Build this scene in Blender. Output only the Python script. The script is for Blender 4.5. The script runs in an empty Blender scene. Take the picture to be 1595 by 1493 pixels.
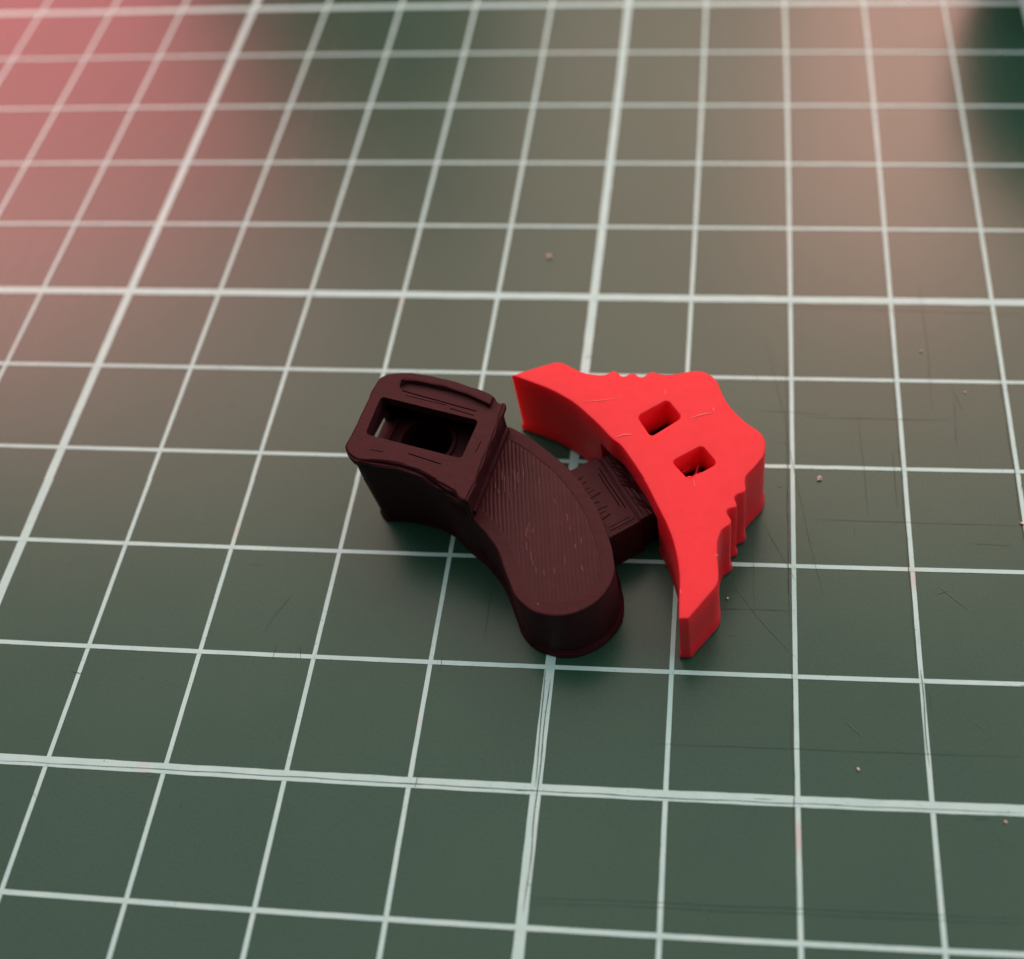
import bpy, bmesh, math, random
from mathutils import Vector, Matrix, noise
from mathutils.geometry import tessellate_polygon

random.seed(7)
S = 0.01                      # all coordinates below are centimetres; the scene is in metres
sc = bpy.context.scene
col = sc.collection

# ------------------------------------------------------------------ camera
cam_data = bpy.data.cameras.new('camera')
cam = bpy.data.objects.new('camera', cam_data); col.objects.link(cam); sc.camera = cam
R0 = Vector((0.995424596510765, 0.07189702497703127, -0.06293401672253988))
R1 = Vector((0.019238899652564888, -0.7959698958346169, -0.6050304039180074))
R2 = Vector((-0.09359346879745042, 0.60105136446437, -0.7937112320447401))
CAM = Vector((1.473638901622521, -2.8375585606512352, 9.058515747133008))
m = Matrix.Identity(4)
for i in range(3):
    m[i][0], m[i][1], m[i][2], m[i][3] = R0[i], -R1[i], -R2[i], CAM[i] * S
cam.matrix_world = m
cam_data.sensor_fit = 'HORIZONTAL'; cam_data.sensor_width = 36.0
cam_data.lens = 1818.1936 / 1595 * 36.0
cam_data.shift_x = (797.5 - 975.8034) / 1595
cam_data.shift_y = (582.9108 - 746.5) / 1595
cam_data.clip_start = 0.002; cam_data.clip_end = 50
cam_data.dof.use_dof = True
cam_data.dof.focus_distance = 0.097
cam_data.dof.aperture_fstop = 19.0

# ------------------------------------------------------------------ light
sc.view_settings.view_transform = 'Standard'; sc.view_settings.look = 'None'
sc.view_settings.exposure = 0.0; sc.view_settings.gamma = 1.0
world = bpy.data.worlds.new('World'); sc.world = world; world.use_nodes = True
bg = world.node_tree.nodes['Background']
bg.inputs['Color'].default_value = (0.95, 0.93, 1.0, 1); bg.inputs['Strength'].default_value = 0.045

def area(name, loc, target, w, h, radiance, color, spread=180):
    d = bpy.data.lights.new(name, 'AREA'); d.shape = 'RECTANGLE'
    d.size = w * S; d.size_y = h * S
    d.energy = radiance * math.pi * (w * S) * (h * S); d.color = color
    d.spread = math.radians(spread)
    o = bpy.data.objects.new(name, d); col.objects.link(o)
    o.location = Vector(loc) * S
    o.rotation_euler = (Vector(target) - Vector(loc)).to_track_quat('-Z', 'Y').to_euler()
    return o

area('ceiling_light_near', (0, 13, 62), (0, 13, 0), 150, 50, 1.15, (0.97, 0.87, 0.78))
area('ceiling_light_far', (28.5, 78, 62), (28.5, 78, 0), 101, 80, 3.5, (1.0, 0.66, 0.545))
area('ceiling_light_side', (-56, 53, 62), (-56, 53, 0), 62, 30, 3.7, (1.0, 0.65, 0.56))
area('pink_lamp', (-48, 56, 37), (0, 2, 0), 30, 30, 6.8, (1.0, 0.22, 0.26))
area('peach_lamp', (12, 58, 38), (0, 2, 0), 14, 32, 5.2, (1.0, 0.42, 0.35))
area('side_fill', (78, -4, 42), (0, 2, 0), 44, 44, 1.9, (0.92, 0.96, 1.0))  # added fill from the right to lift dark side faces, not a known window

# ------------------------------------------------------------------ traced plan outlines (cm)
RED_OUTLINE=[(-0.523,3.340),(-0.415,3.380),(-0.307,3.420),(-0.214,3.453),(-0.135,3.475),(-0.079,3.471),(-0.037,3.452),(0.022,3.418),(0.081,3.386),(0.147,3.362),(0.211,3.348),(0.275,3.343),(0.330,3.346),(0.356,3.361),(0.380,3.379),(0.406,3.380),(0.431,3.366),(0.457,3.338),(0.481,3.327),(0.504,3.330),(0.535,3.348),(0.561,3.356),(0.590,3.348),(0.619,3.326),(0.646,3.315),(0.672,3.328),(0.706,3.358),(0.737,3.369),(0.769,3.362),(0.801,3.347),(0.848,3.341),(0.902,3.341),(0.964,3.350),(1.026,3.366),(1.088,3.376),(1.150,3.379),(1.196,3.366),(1.244,3.337),(1.283,3.306),(1.315,3.261),(1.339,3.198),(1.364,3.135),(1.403,3.056),(1.450,2.986),(1.511,2.916),(1.572,2.856),(1.625,2.813),(1.669,2.779),(1.707,2.736),(1.729,2.677),(1.732,2.643),(1.728,2.592),(1.709,2.533),(1.671,2.476),(1.627,2.418),(1.590,2.375),(1.568,2.339),(1.563,2.296),(1.572,2.247),(1.566,2.219),(1.535,2.202),(1.503,2.191),(1.482,2.169),(1.483,2.148),(1.498,2.107),(1.496,2.079),(1.468,2.068),(1.437,2.062),(1.418,2.044),(1.425,2.017),(1.451,1.976),(1.457,1.948),(1.446,1.921),(1.415,1.900),(1.384,1.873),(1.367,1.839),(1.355,1.792),(1.350,1.738),(1.352,1.672),(1.357,1.606),(1.364,1.528),(1.366,1.463),(1.358,1.418),(1.329,1.366),(1.283,1.308),(1.225,1.231),(1.173,1.167),(1.145,1.126),(1.067,1.121),(1.064,1.177),(1.061,1.265),(1.060,1.367),(1.056,1.470),(1.041,1.575),(1.018,1.680),(0.982,1.800),(0.932,1.922),(0.883,2.018),(0.826,2.128),(0.754,2.269),(0.683,2.383),(0.596,2.514),(0.509,2.632),(0.417,2.708),(0.316,2.820),(0.199,2.934),(0.080,3.041),(-0.054,3.131),(-0.188,3.204),(-0.321,3.259),(-0.438,3.306)]
RED_HOLE_A=[(0.639,2.916),(0.884,3.075),(1.011,2.908),(0.762,2.726)]
RED_HOLE_B=[(0.957,2.482),(1.197,2.630),(1.323,2.467),(1.096,2.326)]
ARM=[(-0.469,2.863),(-0.338,2.785),(-0.205,2.690),(-0.074,2.588),(0.058,2.470),(0.173,2.344),(0.273,2.212),(0.358,2.066),(0.427,1.921),(0.481,1.779),(0.520,1.640),(0.537,1.517),(0.525,1.410),(0.484,1.318),(0.417,1.234),(0.328,1.164),(0.225,1.116),(0.118,1.097),(0.009,1.107),(-0.091,1.139),(-0.180,1.194),(-0.252,1.273),(-0.289,1.347),(-0.320,1.422),(-0.379,1.543),(-0.445,1.666),(-0.525,1.774),(-0.611,1.868),(-0.671,1.931)]
BOX=[(-1.774,2.401),(-1.755,2.343),(-1.712,2.287),(-1.655,2.253),(-1.593,2.255),(-1.457,2.252),(-1.331,2.234),(-1.203,2.203),(-1.071,2.151),(-0.938,2.078),(-0.829,2.006),(-0.778,1.987),(-0.720,1.921),(-0.659,1.910),(-0.491,2.794),(-0.520,2.869),(-0.567,2.890),(-0.592,2.936),(-0.676,2.987),(-0.851,3.053),(-1.053,3.119),(-1.254,3.161),(-1.399,3.177),(-1.515,3.171),(-1.588,3.145),(-1.635,3.089),(-1.659,3.017),(-1.679,2.900),(-1.714,2.700),(-1.750,2.519)]
OPENING=[(-1.573,2.910),(-0.683,2.683),(-0.768,2.295),(-1.630,2.515)]
STRIP=[(-1.421,3.064),(-1.420,3.127),(-1.385,3.147),(-1.240,3.131),(-1.041,3.089),(-0.839,3.023),(-0.665,2.958),(-0.582,2.907),(-0.558,2.824),(-0.619,2.815),(-0.821,2.908),(-1.022,2.980),(-1.219,3.014),(-1.351,3.034)]
PEG=[(0.057,2.608),(0.266,2.731),(0.701,2.097),(0.453,1.915)]
BAR=[(0.279,2.750),(0.409,2.835),(0.842,2.169),(0.737,2.098)]
CUTS=[[(1.747,4.559),(1.834,4.079),(1.934,3.550),(1.994,3.084),(2.047,2.776),(2.123,2.318),(2.182,2.005),(2.244,1.705)],
  [(2.194,2.462),(2.918,2.462),(3.987,2.462)],
  [(1.743,2.401),(1.882,2.118),(2.016,1.846)],
  [(1.959,3.625),(1.952,2.506),(1.952,1.516)],
  [(1.648,2.300),(1.664,1.504)],
  [(2.612,3.642),(2.643,3.069),(2.655,2.531)],
  [(0.017,-0.794),(1.331,-0.770),(3.574,-0.734)],
  [(0.021,-0.829),(1.332,-0.805),(3.570,-0.768)],
  [(0.842,0.388),(2.290,0.404),(3.724,0.426)],
  [(-4.391,-0.013),(-3.037,-0.012),(-0.993,-0.023),(1.014,-0.027),(3.669,-0.000)],
  [(-2.508,1.180),(-2.442,1.362),(-2.346,1.548)],
  [(1.870,4.914),(3.081,4.885),(4.296,4.849)],
  [(1.259,1.569),(2.012,1.577)],
  [(3.299,5.266),(3.327,4.430),(3.306,3.661)],
  [(-0.613,1.960),(-0.587,1.233)],
  [(2.102,3.554),(3.461,3.556)],
  [(1.681,3.617),(2.341,3.591)],
  [(3.520,3.816),(3.488,3.235)],
  [(2.911,3.217),(2.917,2.605)],
  [(-0.043,0.972),(-0.029,0.486),(-0.012,0.003)],
  [(3.504,2.273),(3.880,2.256)]]
SCUFFS=[[(1.460,1.824),(1.691,1.505),(2.005,1.148)],
  [(1.284,-0.760),(1.371,-0.863),(1.428,-0.953)],
  [(3.198,1.863),(3.343,1.720),(3.439,1.636)],
  [(1.815,-0.922),(1.860,-0.903)],
  [(3.368,0.702),(3.500,0.565)],
  [(3.163,1.772),(3.289,1.818)],
  [(-0.603,0.591),(-0.598,0.521)],
  [(0.200,0.682),(0.216,0.624)],
  [(3.342,2.886),(3.358,2.806)],
  [(2.528,2.429),(2.539,2.301)],
  [(3.613,3.225),(3.669,3.212)],
  [(2.374,0.654),(2.517,0.517)],
  [(2.501,-0.712),(2.553,-0.678)],
  [(3.499,3.966),(3.589,3.669)]]
CRUMBS=[(-0.527,5.552),(3.255,4.365),(2.239,2.877),(1.436,1.660),(3.627,3.878),(2.465,0.263),(3.526,-0.069),(3.973,2.480)]

# ------------------------------------------------------------------ helpers
def link(o, parent=None):
    col.objects.link(o)
    if parent: o.parent = parent
    return o

def obj(name, bm, mats, parent=None, smooth=True, origin=(0, 0, 0)):
    me = bpy.data.meshes.new(name)
    bmesh.ops.recalc_face_normals(bm, faces=bm.faces)
    if bm.calc_volume(signed=True) < -1e-12: bmesh.ops.reverse_faces(bm, faces=bm.faces)
    off = Vector(origin)
    for v in bm.verts: v.co = (v.co - off) * S
    bm.to_mesh(me); bm.free()
    for mt in (mats if isinstance(mats, (list, tuple)) else [mats]): me.materials.append(mt)
    o = bpy.data.objects.new(name, me)
    link(o, parent)
    if parent is None: o.location = off * S
    if smooth: soften(me)
    return o

def soften(me, deg=32):
    for p in me.polygons: p.use_smooth = True
    me.set_sharp_from_angle(angle=math.radians(deg))
    for p in me.polygons: p.use_smooth = abs(p.normal.z) < .97      # flat tops stay flat

def tag(o, label=None, cat=None, group=None, kind=None):
    if label: o['label'] = label
    if cat: o['category'] = cat
    if group: o['group'] = group
    if kind: o['kind'] = kind
    return o

def empty(name, loc):
    o = bpy.data.objects.new(name, None); o.empty_display_size = 0.004
    o.location = Vector(loc) * S
    return link(o)

def ccw(p):
    a = sum(p[i][0] * p[(i + 1) % len(p)][1] - p[(i + 1) % len(p)][0] * p[i][1] for i in range(len(p)))
    return list(p) if a > 0 else list(p)[::-1]

def spline(p, n=4, corner=48):
    """closed Catmull-Rom through p, keeping corners sharper than `corner` degrees."""
    N = len(p); P = [Vector((q[0], q[1])) for q in p]; out = []
    def sharp(i):
        a = P[i] - P[i - 1]; b = P[(i + 1) % N] - P[i]
        return a.length < 1e-6 or b.length < 1e-6 or a.angle(b) > math.radians(corner)
    for i in range(N):
        p1, p2 = P[i], P[(i + 1) % N]
        t1 = Vector((0, 0)) if sharp(i) else (p2 - P[i - 1]) * .5
        t2 = Vector((0, 0)) if sharp((i + 1) % N) else (P[(i + 2) % N] - p1) * .5
        if sharp(i): t1 = (p2 - p1) * .9
        if sharp((i + 1) % N): t2 = (p2 - p1) * .9
        for k in range(n):
            t = k / n
            out.append((2*t**3 - 3*t**2 + 1) * p1 + (t**3 - 2*t**2 + t) * t1 + (-2*t**3 + 3*t**2) * p2 + (t**3 - t**2) * t2)
    return [(v.x, v.y) for v in out]

def even(p, step):
    """resample a closed polyline at about `step`."""
    P = [Vector(q) for q in p]; N = len(P); L = [0]
    for i in range(N): L.append(L[-1] + (P[(i + 1) % N] - P[i]).length)
    n = max(8, int(L[-1] / step)); out = []; j = 0
    for k in range(n):
        d = L[-1] * k / n
        while L[j + 1] < d: j += 1
        t = (d - L[j]) / max(1e-9, L[j + 1] - L[j])
        out.append(tuple(P[j].lerp(P[(j + 1) % N], t)))
    return out

def rounded(p, r, n=5):
    """closed polygon with every corner rounded."""
    N = len(p); out = []
    for i in range(N):
        a, b, c = Vector(p[i - 1]), Vector(p[i]), Vector(p[(i + 1) % N])
        u = (a - b).normalized(); w = (c - b).normalized()
        s, e = b + u * r, b + w * r
        for k in range(n + 1):
            t = k / n
            out.append(tuple((1-t)**2 * s + 2*t*(1-t) * b + t*t * e))
    return out

def offset(p, d):
    """CCW polygon moved outwards by d."""
    N = len(p); out = []
    for i in range(N):
        a, b, c = Vector(p[i - 1]), Vector(p[i]), Vector(p[(i + 1) % N])
        u = (b - a); w = (c - b)
        if u.length < 1e-9: u = w
        if w.length < 1e-9: w = u
        n1 = Vector((u.y, -u.x)).normalized(); n2 = Vector((w.y, -w.x)).normalized()
        nn = n1 + n2
        if nn.length < 1e-6: nn = n1
        nn.normalize()
        k = min(1.6, 1 / max(.2, nn.dot(n1)))
        out.append(tuple(b + nn * ((d(b.x, b.y) if callable(d) else d) * k)))
    return out

def prism(outline, profile, holes=(), hole_profile=None, zmap=None, cap_mat=0, jitter=0.0):
    """solid with side rings (outset, z) from bottom to top; optional through holes."""
    bm = bmesh.new(); outline = ccw(outline)
    zf = zmap or (lambda x, y, z: z)
    def ring(poly, d, z, k):
        q = offset(poly, d); r = []
        for (x, y) in q:
            j = jitter * (noise.noise(Vector((x * 9, y * 9, z * 60 + k))) if jitter else 0)
            r.append(bm.verts.new((x + j, y + j * .6, zf(x, y, z))))
        return r
    def walls(rings, mats=None):
        for a, b in zip(rings, rings[1:]):
            n = len(a)
            for i in range(n): bm.faces.new((a[i], a[(i + 1) % n], b[(i + 1) % n], b[i]))
    ro = [ring(outline, d, z, 0) for d, z in profile]; walls(ro)
    rh = []
    for h in holes:
        h = ccw(h); rr = [ring(h, -d, z, 1) for d, z in (hole_profile or profile)]
        walls(rr); rh.append(rr)
    for k in (0, -1):
        loops = [ro[k]] + [r[k] for r in rh]
        if not holes:
            f = bm.faces.new(loops[0]); f.material_index = cap_mat if k == -1 else 0
        else:
            flat = [v for l in loops for v in l]
            for t in tessellate_polygon([[Vector((v.co.x, v.co.y, 0)) for v in l] for l in loops]):
                try: bm.faces.new([flat[i] for i in t]).material_index = cap_mat if k == -1 else 0
                except ValueError: pass
    return bm

def box_bm(bm, c, ax, ay, hx, hy, z0, z1):
    c = Vector((c[0], c[1])); ax = Vector(ax).normalized(); ay = Vector(ay).normalized()
    q = [c + ax * (sx * hx) + ay * (sy * hy) for sx, sy in ((-1, -1), (1, -1), (1, 1), (-1, 1))]
    lo = [bm.verts.new((v.x, v.y, z0)) for v in q]; hi = [bm.verts.new((v.x, v.y, z1)) for v in q]
    bm.faces.new(lo[::-1]); bm.faces.new(hi)
    for i in range(4): bm.faces.new((lo[i], lo[(i + 1) % 4], hi[(i + 1) % 4], hi[i]))

def tube(bm, pts, r, n=6, taper=True):
    P = [Vector(p) for p in pts]; rings = []
    for i, p in enumerate(P):
        t = (P[min(i + 1, len(P) - 1)] - P[max(i - 1, 0)]).normalized()
        a = t.orthogonal().normalized(); b = t.cross(a)
        rr = r * (.55 if taper and i in (0, len(P) - 1) else 1)
        rings.append([bm.verts.new(p + (a * math.cos(k * 2 * math.pi / n) + b * math.sin(k * 2 * math.pi / n)) * rr) for k in range(n)])
    for a, b in zip(rings, rings[1:]):
        for k in range(n): bm.faces.new((a[k], a[(k + 1) % n], b[(k + 1) % n], b[k]))
    bm.faces.new(rings[0][::-1]); bm.faces.new(rings[-1])

def carve(o, cutters):
    """boolean-subtract closed bmeshes (cm, world) from o and bake the result into its mesh."""
    tb = bmesh.new(); tb.from_mesh(o.data); bmesh.ops.triangulate(tb, faces=tb.faces); tb.to_mesh(o.data); tb.free()
    tmp = []; loc = o.location.copy()                 # the booleans run at centimetre scale
    o.data.transform(Matrix.Scale(1 / S, 4) @ Matrix.Translation(loc)); o.location = (0, 0, 0)
    for bm in cutters:
        bmesh.ops.recalc_face_normals(bm, faces=bm.faces)
        if bm.calc_volume(signed=True) < 0: bmesh.ops.reverse_faces(bm, faces=bm.faces)
        bmesh.ops.triangulate(bm, faces=bm.faces)
        me = bpy.data.meshes.new('cut')
        bm.to_mesh(me); bm.free()
        c = bpy.data.objects.new('cut', me); col.objects.link(c); tmp.append(c)
        md = o.modifiers.new('b', 'BOOLEAN'); md.operation = 'DIFFERENCE'; md.solver = 'MANIFOLD'; md.object = c
    bpy.context.view_layer.update()
    dg = bpy.context.evaluated_depsgraph_get()
    me = bpy.data.meshes.new_from_object(o.evaluated_get(dg))
    o.modifiers.clear(); old = o.data; o.data = me; me.name = old.name
    for c in tmp:
        d = c.data; bpy.data.objects.remove(c); bpy.data.meshes.remove(d)
    me.transform(Matrix.Translation(-loc) @ Matrix.Scale(S, 4)); o.location = loc
    me.update(); soften(me)

# ------------------------------------------------------------------ materials
class NT:
    def __init__(self, name):
        self.m = bpy.data.materials.new(name); self.m.use_nodes = True
        self.t = self.m.node_tree; self.p = self.t.nodes['Principled BSDF']
        self.co = self.n('ShaderNodeTexCoord').outputs['Object']
    def n(self, typ, **kw):
        x = self.t.nodes.new(typ)
        for k, v in kw.items(): setattr(x, k, v)
        return x
    def l(self, a, b): self.t.links.new(a, b)
    def math(self, op, a, b=None, c=None, clamp=False):
        x = self.n('ShaderNodeMath', operation=op, use_clamp=clamp)
        for i, v in enumerate((a, b, c)):
            if v is None: continue
            if isinstance(v, (int, float)): x.inputs[i].default_value = v
            else: self.l(v, x.inputs[i])
        return x.outputs[0]
    def noise(self, scale, detail=3, rough=.5, vec=None, dist=0):
        x = self.n('ShaderNodeTexNoise'); x.inputs['Scale'].default_value = scale
        x.inputs['Detail'].default_value = detail; x.inputs['Roughness'].default_value = rough
        x.inputs['Distortion'].default_value = dist
        self.l(vec or self.co, x.inputs['Vector']); return x.outputs['Fac']
    def ramp(self, fac, stops):
        x = self.n('ShaderNodeValToRGB'); e = x.color_ramp.elements
        while len(e) < len(stops): e.new(.5)
        for s, (p, c) in zip(e, stops): s.position = p; s.color = (*c, 1)
        self.l(fac, x.inputs['Fac']); return x.outputs['Color']
    def smooth(self, fac, a, b):
        x = self.n('ShaderNodeMapRange', interpolation_type='SMOOTHSTEP')
        x.inputs['From Min'].default_value = a; x.inputs['From Max'].default_value = b
        self.l(fac, x.inputs['Value']); return x.outputs['Result']
    def mix(self, fac, a, b):
        x = self.n('ShaderNodeMix', data_type='RGBA')
        if isinstance(fac, float): x.inputs[0].default_value = fac
        else: self.l(fac, x.inputs[0])
        for i, v in ((6, a), (7, b)):
            if isinstance(v, tuple): x.inputs[i].default_value = (*v, 1)
            else: self.l(v, x.inputs[i])
        return x.outputs[2]
    def scaled(self, sx, sy, sz):
        x = self.n('ShaderNodeMapping'); x.inputs['Scale'].default_value = (sx, sy, sz)
        self.l(self.co, x.inputs['Vector']); return x.outputs['Vector']
    def xyz(self):
        x = self.n('ShaderNodeSeparateXYZ'); self.l(self.co, x.inputs[0]); return x.outputs
    def bump(self, h, dist, strength=1.0, after=None):
        x = self.n('ShaderNodeBump'); x.inputs['Distance'].default_value = dist; x.inputs['Strength'].default_value = strength
        self.l(h, x.inputs['Height'])
        if after: self.l(after, x.inputs['Normal'])
        self.l(x.outputs['Normal'], self.p.inputs['Normal']); return x.outputs['Normal']
    def set(self, **kw):
        for k, v in kw.items():
            s = self.p.inputs[k.replace('_', ' ')]
            if hasattr(v, 'is_linked') or isinstance(v, bpy.types.NodeSocket): self.l(v, s)
            elif isinstance(v, tuple) and len(v) == 3 and s.type == 'RGBA': s.default_value = (*v, 1)
            else: s.default_value = v

# green vinyl of the mat
t = NT('mat_vinyl')
big = t.noise(35, 4, .6); fine = t.noise(5200, 2, .6)
streak = t.noise(1.0, 3, .6, t.scaled(900, 14, 1))
base = t.mix(t.smooth(big, .35, .7), (.012, .071, .047), (.017, .082, .054))
grain = t.noise(4200, 2, .7)
base = t.mix(t.math('MULTIPLY', t.smooth(grain, .50, .78), .45), base, (.030, .105, .075))
base = t.mix(t.math('MULTIPLY', t.smooth(grain, .50, .25), .45), base, (.007, .042, .028))
t.set(Base_Color=base,
      Roughness=t.math('ADD', t.math('MULTIPLY', big, .07), t.math('MULTIPLY_ADD', streak, .05, .20)),
      IOR=1.5)
h = t.math('ADD', t.math('MULTIPLY', fine, .6), t.math('MULTIPLY', streak, .4))
t.bump(h, 0.000007, .6)
VINYL = t.m

t = NT('printed_ink')
w = t.noise(420, 4, .65); s = t.noise(75, 3, .6); sp = t.noise(2600, 2, .6)
c = t.mix(t.smooth(w, .30, .75), (.40, .72, .74), (.47, .78, .79))
c = t.mix(t.math('MULTIPLY', t.smooth(s, .62, .72), .45), c, (.56, .40, .39))
c = t.mix(t.math('MULTIPLY', t.smooth(sp, .62, .76), .55), c, (.20, .34, .29))
t.set(Base_Color=c, Roughness=.34)
INK = t.m

t = NT('cut_groove'); t.set(Base_Color=(.013, .042, .030), Roughness=.42); CUT = t.m
t = NT('scuffed_vinyl'); t.set(Base_Color=(.075, .13, .105), Roughness=.5); SCUFF = t.m

def layered(name, base, base2, rough, bump_d, sss=0.0, sssr=(1, .2, .1), layer=0.02, amp=.5, tilt=(0, 0), rough2=0):
    t = NT(name); x, y, z = t.xyz()
    wob = t.noise(500, 3, .6); mottle = t.noise(900, 4, .65)
    z = t.math('SUBTRACT', z, t.math('ADD', t.math('MULTIPLY', x, tilt[0]), t.math('MULTIPLY', y, tilt[1])))
    ph = t.math('MULTIPLY', z, 2 * math.pi / (layer * S))
    ph = t.math('ADD', ph, t.math('MULTIPLY', wob, 1.2))
    lay = t.math('SINE', ph)
    t.set(Base_Color=t.mix(t.smooth(mottle, .3, .72), base, base2),
          Roughness=t.math('MULTIPLY_ADD', mottle, .18, rough))
    if sss:
        t.set(Subsurface_Weight=sss, Subsurface_Scale=0.0024, Subsurface_Radius=sssr)
    nb = t.bump(t.math('ADD', t.math('MULTIPLY', lay, amp), t.math('MULTIPLY', mottle, 1.1)), bump_d)
    if rough2: nb = t.bump(t.noise(330, 4, .7, None, .6), rough2, 1.0, nb)
    return t

BROWN = layered('brown_plastic', (.038, .0064, .0102), (.050, .0092, .0142), .47, .000040, rough2=.00012).m
for _m in (BROWN,): _m.node_tree.nodes['Principled BSDF'].inputs['Specular IOR Level'].default_value = .18
PALE_BROWN = layered('whitened_glint_brown', (.085, .032, .036), (.14, .058, .062), .4, .000004).m  # whitened strands, with their specular glints put into the pale colour too
RED = layered('red_plastic', (.87, .022, .040), (.90, .030, .050), .30, .000008, .42, (1, .12, .1), amp=.6, tilt=(.04, .092)).m
PALE_RED = layered('pale_red_blemish_glint', (.93, .16, .18), (.95, .22, .24), .35, .000004, amp=0.0).m  # light marks on the red, also used for painted glints
RED.node_tree.nodes['Principled BSDF'].inputs['Specular IOR Level'].default_value = .35
CRUMB = layered('pale_plastic', (.74, .60, .54), (.84, .74, .68), .5, .000005).m
TABLE = layered('table_surface', (.30, .24, .19), (.36, .29, .22), .5, .00001).m
DARK = layered('dark_red_plastic', (.05, .012, .014), (.06, .016, .018), .5, .00001).m

# raster lines of the top infill: fine ridges along one direction
def infill(name, dx, dy, pitch, base, base2, strength):
    t = NT(name); x, y, z = t.xyz()
    L = math.hypot(dx, dy); nx, ny = -dy / L, dx / L
    across = t.math('ADD', t.math('MULTIPLY', x, nx), t.math('MULTIPLY', y, ny))
    along = t.math('ADD', t.math('MULTIPLY', x, dx / L), t.math('MULTIPLY', y, dy / L))
    wob = t.noise(260, 3, .55)
    a2 = t.math('ADD', across, t.math('MULTIPLY', wob, .00035))
    lay = t.math('ABSOLUTE', t.math('SINE', t.math('MULTIPLY', a2, math.pi / (pitch * S))))
    v = t.n('ShaderNodeCombineXYZ')
    t.l(t.math('MULTIPLY', across, 3000), v.inputs[0]); t.l(t.math('MULTIPLY', along, 130), v.inputs[1])
    st = t.noise(1.0, 3, .6, v.outputs[0])
    mott = t.noise(700, 3, .6)
    t.set(Base_Color=t.mix(t.smooth(mott, .3, .7), base, base2),
          Roughness=t.math('MULTIPLY_ADD', st, .30, .26))
    t.bump(t.math('ADD', t.math('MULTIPLY', lay, 1.0), t.math('MULTIPLY', st, 1.1)), strength)
    return t.m
INFILL = infill('brown_infill', .165, -.98, .034, (.038, .0064, .0102), (.050, .0092, .0142), .000022)
RASTER = infill('brown_raster', .565, -.825, .04, (.037, .0064, .0102), (.049, .0092, .0142), .00002)
for _m in (INFILL, RASTER): _m.node_tree.nodes['Principled BSDF'].inputs['Specular IOR Level'].default_value = .16

# ------------------------------------------------------------------ table and cutting mat
bm = bmesh.new(); box_bm(bm, (0, 5), (1, 0), (0, 1), 60, 50, -4.0, -0.3)
tag(obj('table_top', bm, TABLE, smooth=False), kind='structure')

mat = empty('cutting_mat', (0, 0, 0))
tag(mat, 'dark green cutting mat printed with a pale centimetre grid', 'cutting mat')
bm = bmesh.new(); box_bm(bm, (0, 4), (1, 0), (0, 1), 22, 15, -0.295, 0)
obj('mat_sheet', bm, VINYL, mat, smooth=False)

WX = [(-0.0054987, -0.0124857), (-0.00640198, -0.00589688), (0.00207301, 0.00325415), (-0.000137127, -0.00026177),
      (0.00260413, 0.00195399), (0.00157371, -0.000222595), (-0.000186443, -5.68848e-05),
      (0.000529214, 0.00156552), (-0.000138673, -0.000312404), (-0.000207558, 4.34108e-05)]
IJ = [(i, j) for i in range(4) for j in range(4 - i)]
def warp(u, v):
    """the printed grid is not perfectly square: a few tenths of a millimetre of drift."""
    a = max(-7.5, min(5, u)); b = max(-1.6, min(10.3, v)); x, y = u, v
    for (i, j), (cx, cy) in zip(IJ, WX):
        k = a**i * b**j; x += cx * k; y += cy * k
    return x, y

def grid_strip(name, along_u, c, a, b, width, z):
    bm = bmesh.new(); n = int((b - a) / .125); prev = None
    for k in range(n + 1):
        s = a + (b - a) * k / n
        h = width / 2
        e1 = h * (1 + .10 * noise.noise(Vector((s * 7, c * 3, z * 100)))); e2 = h * (1 + .10 * noise.noise(Vector((s * 7, c * 3 + 50, z * 100))))
        if along_u: p, q = warp(s, c + e1), warp(s, c - e2)
        else: p, q = warp(c - e1, s), warp(c + e2, s)
        vs = (bm.verts.new((*p, z)), bm.verts.new((*q, z)))
        if prev: bm.faces.new((prev[0], prev[1], vs[1], vs[0]))
        prev = vs
    return obj(name, bm, INK, mat, smooth=False)
for u in range(-16, 15):
    bold = u % 5 == 0
    grid_strip('bold_grid_line' if bold else 'grid_line', False, u, -10, 16, .084 if bold else .038, .002)
for v in range(-9, 16):
    bold = v % 5 == 0
    grid_strip('bold_grid_line' if bold else 'grid_line', True, v, -17, 15, .084 if bold else .038, .004)

def scratch(bm, pts, w, z=.006):
    P = [Vector(p) for p in pts]; Q = []
    for a, b in zip(P, P[1:]):
        n = max(1, int((b - a).length / .06))
        for k in range(n): Q.append(a.lerp(b, k / n))
    Q.append(P[-1]); prev = None
    for i, p in enumerate(Q):
        d = Q[min(i + 1, len(Q) - 1)] - Q[max(i - 1, 0)]; nrm = Vector((-d.y, d.x)).normalized()
        t = i / (len(Q) - 1)
        ww = w * (.15 + .85 * math.sin(math.pi * min(1, max(0, t))) ** .4) * (.75 + .5 * noise.noise(Vector((p.x * 9, p.y * 9, w * 100))))
        j = nrm * (.006 * noise.noise(Vector((p.x * 3, p.y * 3, 4))))
        vs = (bm.verts.new((*(p + j + nrm * ww / 2), z)), bm.verts.new((*(p + j - nrm * ww / 2), z)))
        if prev: bm.faces.new((prev[0], prev[1], vs[1], vs[0]))
        prev = vs
bm = bmesh.new()
for k, c in enumerate(CUTS): scratch(bm, c, .0040 if k not in (9, 19) else .008)
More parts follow.
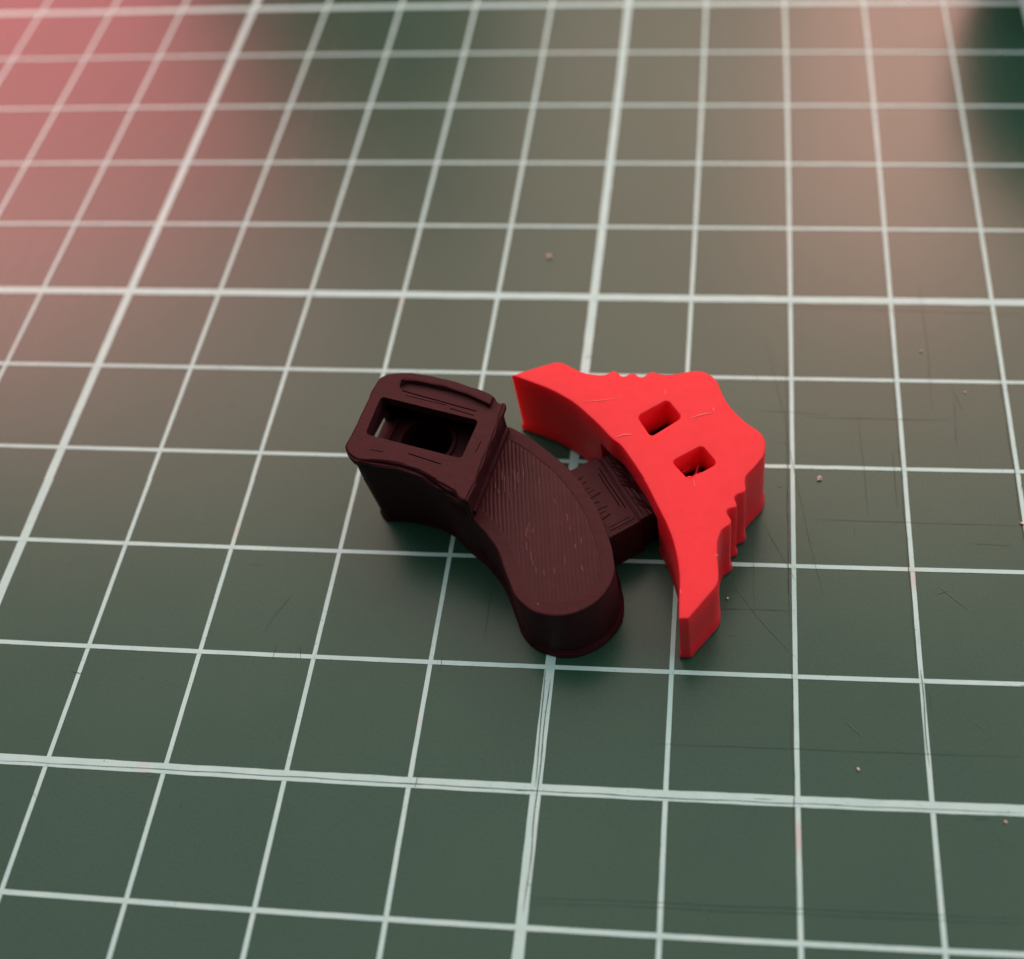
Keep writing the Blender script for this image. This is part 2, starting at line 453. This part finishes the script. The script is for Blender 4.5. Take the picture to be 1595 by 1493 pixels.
for u, e, a, b in ((3, -.028, 1.1, 4.7), (2, -.045, 1.4, 4.2), (2, -.03, -.3, 1.2), (3, .0, .3, 1.1), (0, .012, -.9, .9), (4, -.03, 2.0, 4.4)):
    scratch(bm, [warp(u + e + .006 * math.sin(9 * (a + (b - a) * i / 12)), a + (b - a) * i / 12) for i in range(13)], .010)
for k in range(120):                       # short nicks, most of them across or along the printed lines
    if random.random() < .5:
        x = random.randint(-4, 4) + random.gauss(0, .02) + random.choice((0, 0, .5 * random.random())); y = random.uniform(-1.6, 5.5); a = random.gauss(math.pi / 2 if random.random() < .4 else 0, .2)
    else:
        x = random.uniform(-4.5, 4.5); y = random.randint(-1, 5) + random.gauss(0, .02); a = random.gauss(math.pi / 2 if random.random() < .6 else 0, .2)
    l = random.uniform(.04, .16)
    d = Vector((math.cos(a), math.sin(a))) * l / 2
    scratch(bm, [(x - d.x, y - d.y), (x + d.x, y + d.y)], random.uniform(.004, .009))
tag(obj('knife_cuts', bm, CUT, mat, smooth=False), kind='stuff')
bm = bmesh.new()
for c in SCUFFS: scratch(bm, c, .006, .0065)
for k in range(40):
    x, y, a, l = random.uniform(-4, 4.5), random.uniform(-1.6, 5), random.uniform(0, 3.14), random.uniform(.02, .12)
    d = Vector((math.cos(a), math.sin(a))) * l / 2
    scratch(bm, [(x - d.x, y - d.y), (x + d.x * .3, y + d.y * .2), (x + d.x, y + d.y * .8)], random.uniform(.004, .007), .0065)
tag(obj('scuff_marks', bm, SCUFF, mat, smooth=False), kind='stuff')

# ------------------------------------------------------------------ brown boot-shaped piece
boot = empty('printed_connector', (-.5, 2.2, 0))
tag(boot, 'dark brown curved plastic piece with open raised socket and flat rounded toe', 'plastic part')
BO = (-.5, 2.2, 0)
def bpart(name, bm, mats, smooth=True):
    o = obj(name, bm, mats, boot, smooth, origin=BO); return o
def at(o, org):   # carve() works in world space; parts sit at their parent's origin
    o.location = (0, 0, 0)

# one continuous footprint: socket end and toe
BX = list(BOX)
foot = even(spline(ccw(BX[:12] + list(ARM)[::-1] + BX[15:]), 6, 70), .03)
def blend(toe_d, box_d):
    def f(x, y):
        k = min(1, max(0, (x + 1.10) / .45)); k = k * k * (3 - 2 * k)
        return box_d + (toe_d - box_d) * k
    return f
bm = prism(foot, [(blend(.028, -.052), .001), (blend(.030, -.048), .03), (blend(0, -.066), .075), (blend(0, -.055), .30), (blend(-.002, -.034), .712),
                  (blend(-.006, -.034), .726), (blend(-.014, -.036), .732), (-.060, .732), (-.112, .732), (-.118, .727)], cap_mat=1, jitter=.006)
body = bpart('curved_body', bm, [BROWN, INFILL])

# socket block
bx = even(spline(ccw(BOX), 5, 40), .03)
bm = prism(bx, [(-.036, .69), (-.033, .725), (-.026, .88), (-.022, .985), (.002, 1.0), (.006, 1.055), (-.006, 1.076), (-.018, 1.082)], jitter=.014)
block = bpart('socket_block', bm, BROWN)
# cutters: cavity, mouth, side window, floor hole, print gaps
ux, uy = Vector((.968, -.250)), Vector((.250, .968))          # along and across the mouth
mc = Vector((-1.165, 2.60))
cav = bmesh.new(); box_bm(cav, (-1.15, 2.675), ux, uy, .475, .33, .695, .985)
mouth = prism(rounded(ccw(OPENING), .045), [(0, .95), (0, 1.2)])
win = bmesh.new(); box_bm(win, (-1.68, 2.745), ux, uy, .14, .20, .683, .83)
hole = prism([(-1.21 + .228 * math.cos(a * math.pi / 20), 2.70 + .228 * math.sin(a * math.pi / 20)) for a in range(40)], [(0, .12), (0, .7)])
cav_upper = bmesh.new(); box_bm(cav_upper, (-1.15, 2.675), ux, uy, .475, .33, .5, .985)
win_upper = bmesh.new(); box_bm(win_upper, (-1.68, 2.745), ux, uy, .145, .204, .6, .83)
cut_base = [cav, win, hole]
cut = [cav_upper, mouth, win_upper]
def gap(px_pts, w, z0=1.045):
    b = bmesh.new()
    P = [Vector(p) for p in px_pts]; d = (P[1] - P[0])
    box_bm(b, (P[0] + P[1]) / 2, d, (-d.y, d.x), d.length / 2, w / 2, z0, 1.2); return b
cut += [gap(((-1.40, 2.975), (-.72, 2.775)), .012), gap(((-1.36, 2.925), (-.98, 2.83)), .007), gap(((-.95, 2.80), (-.73, 2.73)), .009),
        gap(((-1.22, 2.33), (-.93, 2.235)), .010), gap(((-1.56, 2.36), (-1.44, 2.34)), .007), gap(((-.66, 2.36), (-.63, 2.47)), .007)]
# carve in world space, then hand the block back to its parent
for part, cs in ((body, cut_base), (block, cut)):
    part.parent = None; part.location = Vector(BO) * S
    bpy.context.view_layer.update()
    carve(part, cs)
    part.parent = boot; part.location = (0, 0, 0)

# raised rim round the floor hole, steps beside it
bm = bmesh.new(); rings = []
for r, z in ((.230, .690), (.230, .716), (.262, .716), (.266, .690)):
    rings.append([bm.verts.new((-1.21 + r * math.cos(a * math.pi / 20), 2.70 + r * math.sin(a * math.pi / 20), z)) for a in range(40)])
for a, b in zip(rings, rings[1:]):
    for i in range(40): bm.faces.new((a[i], a[(i + 1) % 40], b[(i + 1) % 40], b[i]))
bpart('hole_rim', bm, BROWN)
bm = bmesh.new()
for c, hx in (((-1.555, 2.74), .02), ((-.80, 2.57), .02), ((-.735, 2.55), .016)):
    box_bm(bm, c, ux, uy, hx, .22, .68, .725)
bpart('floor_step', bm, BROWN, False)
# raised curved lip along the back of the block
LB = [(-1.41, 3.10), (-1.37, 3.135), (-1.24, 3.125), (-1.04, 3.08), (-.84, 3.02), (-.68, 2.95), (-.585, 2.90)]
lip = even(spline(ccw(LB + [(x - .012, y - .085) for x, y in LB[::-1]]), 4), .03)
bpart('raised_lip', prism(lip, [(0, 1.06), (.003, 1.10), (-.004, 1.125), (-.016, 1.132)], jitter=.008), BROWN)
# step plate down the wall where block meets toe, and the drooping front lip
bm = bmesh.new()
box_bm(bm, (-.581, 2.40), (.9, -.17), (.2, .98), .014, .425, .70, .79)
bpart('wall_foot', bm, BROWN, False)
# stray strands on the toe
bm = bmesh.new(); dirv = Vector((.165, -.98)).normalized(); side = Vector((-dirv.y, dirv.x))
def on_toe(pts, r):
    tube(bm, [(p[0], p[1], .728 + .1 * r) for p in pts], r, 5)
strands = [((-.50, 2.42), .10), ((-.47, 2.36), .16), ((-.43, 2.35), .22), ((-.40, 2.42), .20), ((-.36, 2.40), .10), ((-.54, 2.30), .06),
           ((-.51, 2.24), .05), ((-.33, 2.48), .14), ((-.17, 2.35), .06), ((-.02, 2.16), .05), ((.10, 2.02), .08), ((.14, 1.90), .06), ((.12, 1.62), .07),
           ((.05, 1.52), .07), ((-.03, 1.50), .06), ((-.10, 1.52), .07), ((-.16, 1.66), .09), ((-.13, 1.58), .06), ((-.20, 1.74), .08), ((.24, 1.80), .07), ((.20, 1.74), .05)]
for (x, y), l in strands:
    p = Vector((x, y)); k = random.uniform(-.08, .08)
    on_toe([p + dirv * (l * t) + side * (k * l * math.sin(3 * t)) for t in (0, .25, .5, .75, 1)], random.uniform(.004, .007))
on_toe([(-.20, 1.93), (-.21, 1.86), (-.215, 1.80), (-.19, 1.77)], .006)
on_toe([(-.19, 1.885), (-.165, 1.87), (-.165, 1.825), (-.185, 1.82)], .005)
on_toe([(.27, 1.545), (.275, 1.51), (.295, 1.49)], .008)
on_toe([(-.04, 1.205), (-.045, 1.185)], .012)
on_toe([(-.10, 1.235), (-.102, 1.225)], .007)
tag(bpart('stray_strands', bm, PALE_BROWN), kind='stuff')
# strings of plastic sagging at the front lip
bm = bmesh.new()
tube(bm, [(-1.66, 2.262, 1.06), (-1.5, 2.236, 1.045), (-1.3, 2.215, 1.040), (-1.12, 2.158, 1.035), (-.95, 2.072, 1.02), (-.84, 2.006, 1.0), (-.79, 1.985, .99)], .016, 6)
tube(bm, [(-.86, 2.03, 1.02), (-.80, 1.985, .995), (-.73, 1.935, .99), (-.68, 1.925, 1.0)], .018, 6)
bpart('sagging_string', bm, BROWN)

# ------------------------------------------------------------------ brown peg between the two
peg = empty('printed_peg', (.45, 2.4, 0))
tag(peg, 'small square-topped dark brown peg lying between the curved connector and the red bracket', 'plastic part')
PO = (.45, 2.4, 0)
pa, pb = Vector((.565, -.825)), Vector((.825, .565))
pc = Vector((.38, 2.335))
q = lambda a, b: tuple(pc + pa * a + pb * b)
pz = Vector(((.70 + .27) / 2, (2.10 + 2.73) / 2))     # middle of the outer edge
Q = lambda a, b: tuple(pz + pa * a + pb * b)
hl = .382
bm = prism(rounded(ccw([Q(-hl, -.30), Q(hl, -.32), Q(hl, 0), Q(-hl, 0)]), .012, 3), [(.006, .0005), (.008, .04), (0, .06), (0, .485), (-.004, .497), (-.012, .50)], jitter=.004)
pblock = obj('peg_block', bm, BROWN, None, True, origin=PO)
bpy.context.view_layer.update()
def pgap(a0, b0, a1, b1, w, z0=.455):
    b = bmesh.new(); P0, P1 = Vector(Q(a0, b0)), Vector(Q(a1, b1)); d = P1 - P0
    box_bm(b, (P0 + P1) / 2, d, (-d.y, d.x), d.length / 2, w / 2, z0, .7); return b
g = [pgap(-.26, -.045, .20, -.045, .010), pgap(-.22, -.075, .16, -.078, .008), pgap(.325, -.27, .325, -.03, .008), pgap(.29, -.26, .29, -.06, .006), pgap(.345, -.2, .345, -.05, .005)]
for k in range(9):
    a = -.27 + k * .058 + random.uniform(-.01, .01)
    g.append(pgap(a, -.27, a + random.uniform(-.015, .015), -.27 + random.uniform(.06, .12), random.uniform(.006, .011)))
carve(pblock, g)
pblock.parent = peg; pblock.location = (0, 0, 0)
bm = prism(rounded(ccw([Q(-.37, -.02), Q(.355, -.02), Q(.35, .74), Q(-.37, .74)]), .012, 3), [(0, .002), (0, .455), (-.010, .468)], cap_mat=1, jitter=.004)
obj('tenon', bm, [BROWN, RASTER], peg, True, origin=PO)
bm = bmesh.new()
for k in range(16):
    a = random.uniform(-.30, .30); b = random.uniform(.03, .10)
    P0, P1 = Vector(Q(a, b)), Vector(Q(a + random.uniform(.10, .20), b + random.uniform(.04, .11)))
    md = (P0 + P1) / 2 + pb * random.uniform(.01, .03)
    tube(bm, [(*P0, .470), (*md, .474), (*P1, .470)], random.uniform(.006, .010), 5)
tag(obj('stray_strands', bm, BROWN, peg, True, origin=PO), kind='stuff')

# ------------------------------------------------------------------ red bracket
RO = (.9, 2.5, 0); H = .80
def ztop(x, y): return .565 + .04 * x + .092 * y
def zred(x, y, z): return z * ztop(x, y) / H
red_out = even(spline(ccw(RED_OUTLINE), 4, 40), .018)
ha, hb = rounded(ccw(RED_HOLE_A), .038), rounded(ccw(RED_HOLE_B), .038)
bm = prism(red_out, [(.006, .0005), (.016, .03), (.014, .055), (0, .085), (0, .3), (0, .5), (0, .785), (-.004, .796), (-.010, .80)], [ha, hb],
           [(0, .0005), (0, .03), (0, .055), (0, .085), (0, .3), (0, .5), (0, .775), (-.004, .79), (-.012, .80)], zmap=zred)
bracket = obj('printed_bracket', bm, RED, None, True, origin=RO)
tag(bracket, 'bright red arch-shaped 3D-printed bracket with two square holes and toothed outer edges', 'plastic part')
bpy.context.view_layer.update()
slot = bmesh.new(); box_bm(slot, Q(0, .45), pa, pb, .46, .40, -.1, .545)
carve(bracket, [slot])
bracket.modifiers.clear()
def rpart(name, bm): return obj(name, bm, RED, bracket, True, origin=RO)
cB = Vector((sum(p[0] for p in RED_HOLE_B) / 4, sum(p[1] for p in RED_HOLE_B) / 4))
for pts, r in (([(1.00, 2.47, .66), (1.06, 2.53, .62), (1.13, 2.60, .60)], .012), ([(1.10, 2.36, .70), (1.14, 2.46, .62), (1.17, 2.60, .62)], .014), ([(1.06, 2.37, .74), (1.10, 2.35, .79), (1.13, 2.345, .81)], .018), ([(1.12, 2.37, .77), (1.17, 2.40, .76), (1.20, 2.405, .79)], .014)):
    bm = bmesh.new(); tube(bm, pts, r, 6); rpart('filament_strand', bm)
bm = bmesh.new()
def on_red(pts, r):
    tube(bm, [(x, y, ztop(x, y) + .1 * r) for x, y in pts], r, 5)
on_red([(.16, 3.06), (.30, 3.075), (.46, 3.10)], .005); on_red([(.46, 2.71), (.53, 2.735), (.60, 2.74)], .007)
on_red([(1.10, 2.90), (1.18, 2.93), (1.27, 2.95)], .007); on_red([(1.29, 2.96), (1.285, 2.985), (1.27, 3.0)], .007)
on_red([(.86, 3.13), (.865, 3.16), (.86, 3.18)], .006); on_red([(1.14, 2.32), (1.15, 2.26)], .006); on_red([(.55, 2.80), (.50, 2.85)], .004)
for pts, r in (([(.10, 3.035, .17), (.14, 3.005, .16), (.17, 2.98, .17)], .012), ([(.29, 2.848, .13), (.32, 2.822, .16), (.345, 2.797, .12)], .020), ([(.36, 2.78, .05), (.38, 2.76, .10), (.395, 2.745, .16)], .010)):  # pale tubes standing in for light glints low on the inner wall
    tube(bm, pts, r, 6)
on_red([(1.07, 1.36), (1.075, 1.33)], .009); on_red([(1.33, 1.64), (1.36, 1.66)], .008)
b = rpart('blemishes_and_glints', bm); b.data.materials[0] = PALE_RED; tag(b, kind='stuff')

# ------------------------------------------------------------------ crumbs
crumb_labels = ['lone pale crumb on the mat behind the red bracket, left of the bold grid line',
                'pale crumb far out on the right of the mat, beyond the red bracket',
                'round pinkish crumb just right of the red bracket near a grid line',
                'tiny white crumb on the mat beside the tip of the red bracket',
                'faint crumb among scratches on the right of the mat',
                'white crumb near the bold grid line in front of the red bracket',
                'pale crumb at the lower right, just below the bold grid line',
                'crumb close to the right edge of the photo, level with the bracket tip']
for (x, y), lab, r in zip(CRUMBS, crumb_labels, (.020, .012, .018, .010, .009, .011, .010, .013)):
    bm = bmesh.new(); bmesh.ops.create_icosphere(bm, subdivisions=2, radius=r)
    for v in bm.verts:
        v.co *= 1 + .9 * noise.noise(v.co * 55 + Vector((x, y, 0))); v.co.z *= .8
        v.co += Vector((x, y, r * .7 + .004))
    tag(obj('plastic_crumb', bm, CRUMB, None, True, origin=(x, y, 0)), lab, 'crumb', 'plastic crumbs on the mat')

# ------------------------------------------------------------------ dark container at the far right corner
bm = bmesh.new(); prof = [(0, .002), (1.62, .002), (1.74, .06), (1.95, .8), (2.15, 1.9), (2.05, 2.9), (1.7, 3.7), (1.35, 4.0), (1.25, 4.05), (1.2, 3.8), (0, 3.8)]
N = 48; rings = []
for r, z in prof:
    rings.append([bm.verts.new((6.7, 11.35, z))] if r == 0 else [bm.verts.new((6.7 + r * math.cos(k * 2 * math.pi / N), 11.35 + r * math.sin(k * 2 * math.pi / N), z)) for k in range(N)])
for a, b in zip(rings, rings[1:]):
    for k in range(N):
        f = [a[k % len(a)], a[(k + 1) % len(a)], b[(k + 1) % len(b)], b[k % len(b)]]
        bm.faces.new(list(dict.fromkeys(f)))
tag(obj('dark_container', bm, DARK, None, True, origin=(6.7, 11.35, 0)), 'dark reddish rounded container barely showing at the far right corner of the mat', 'container')
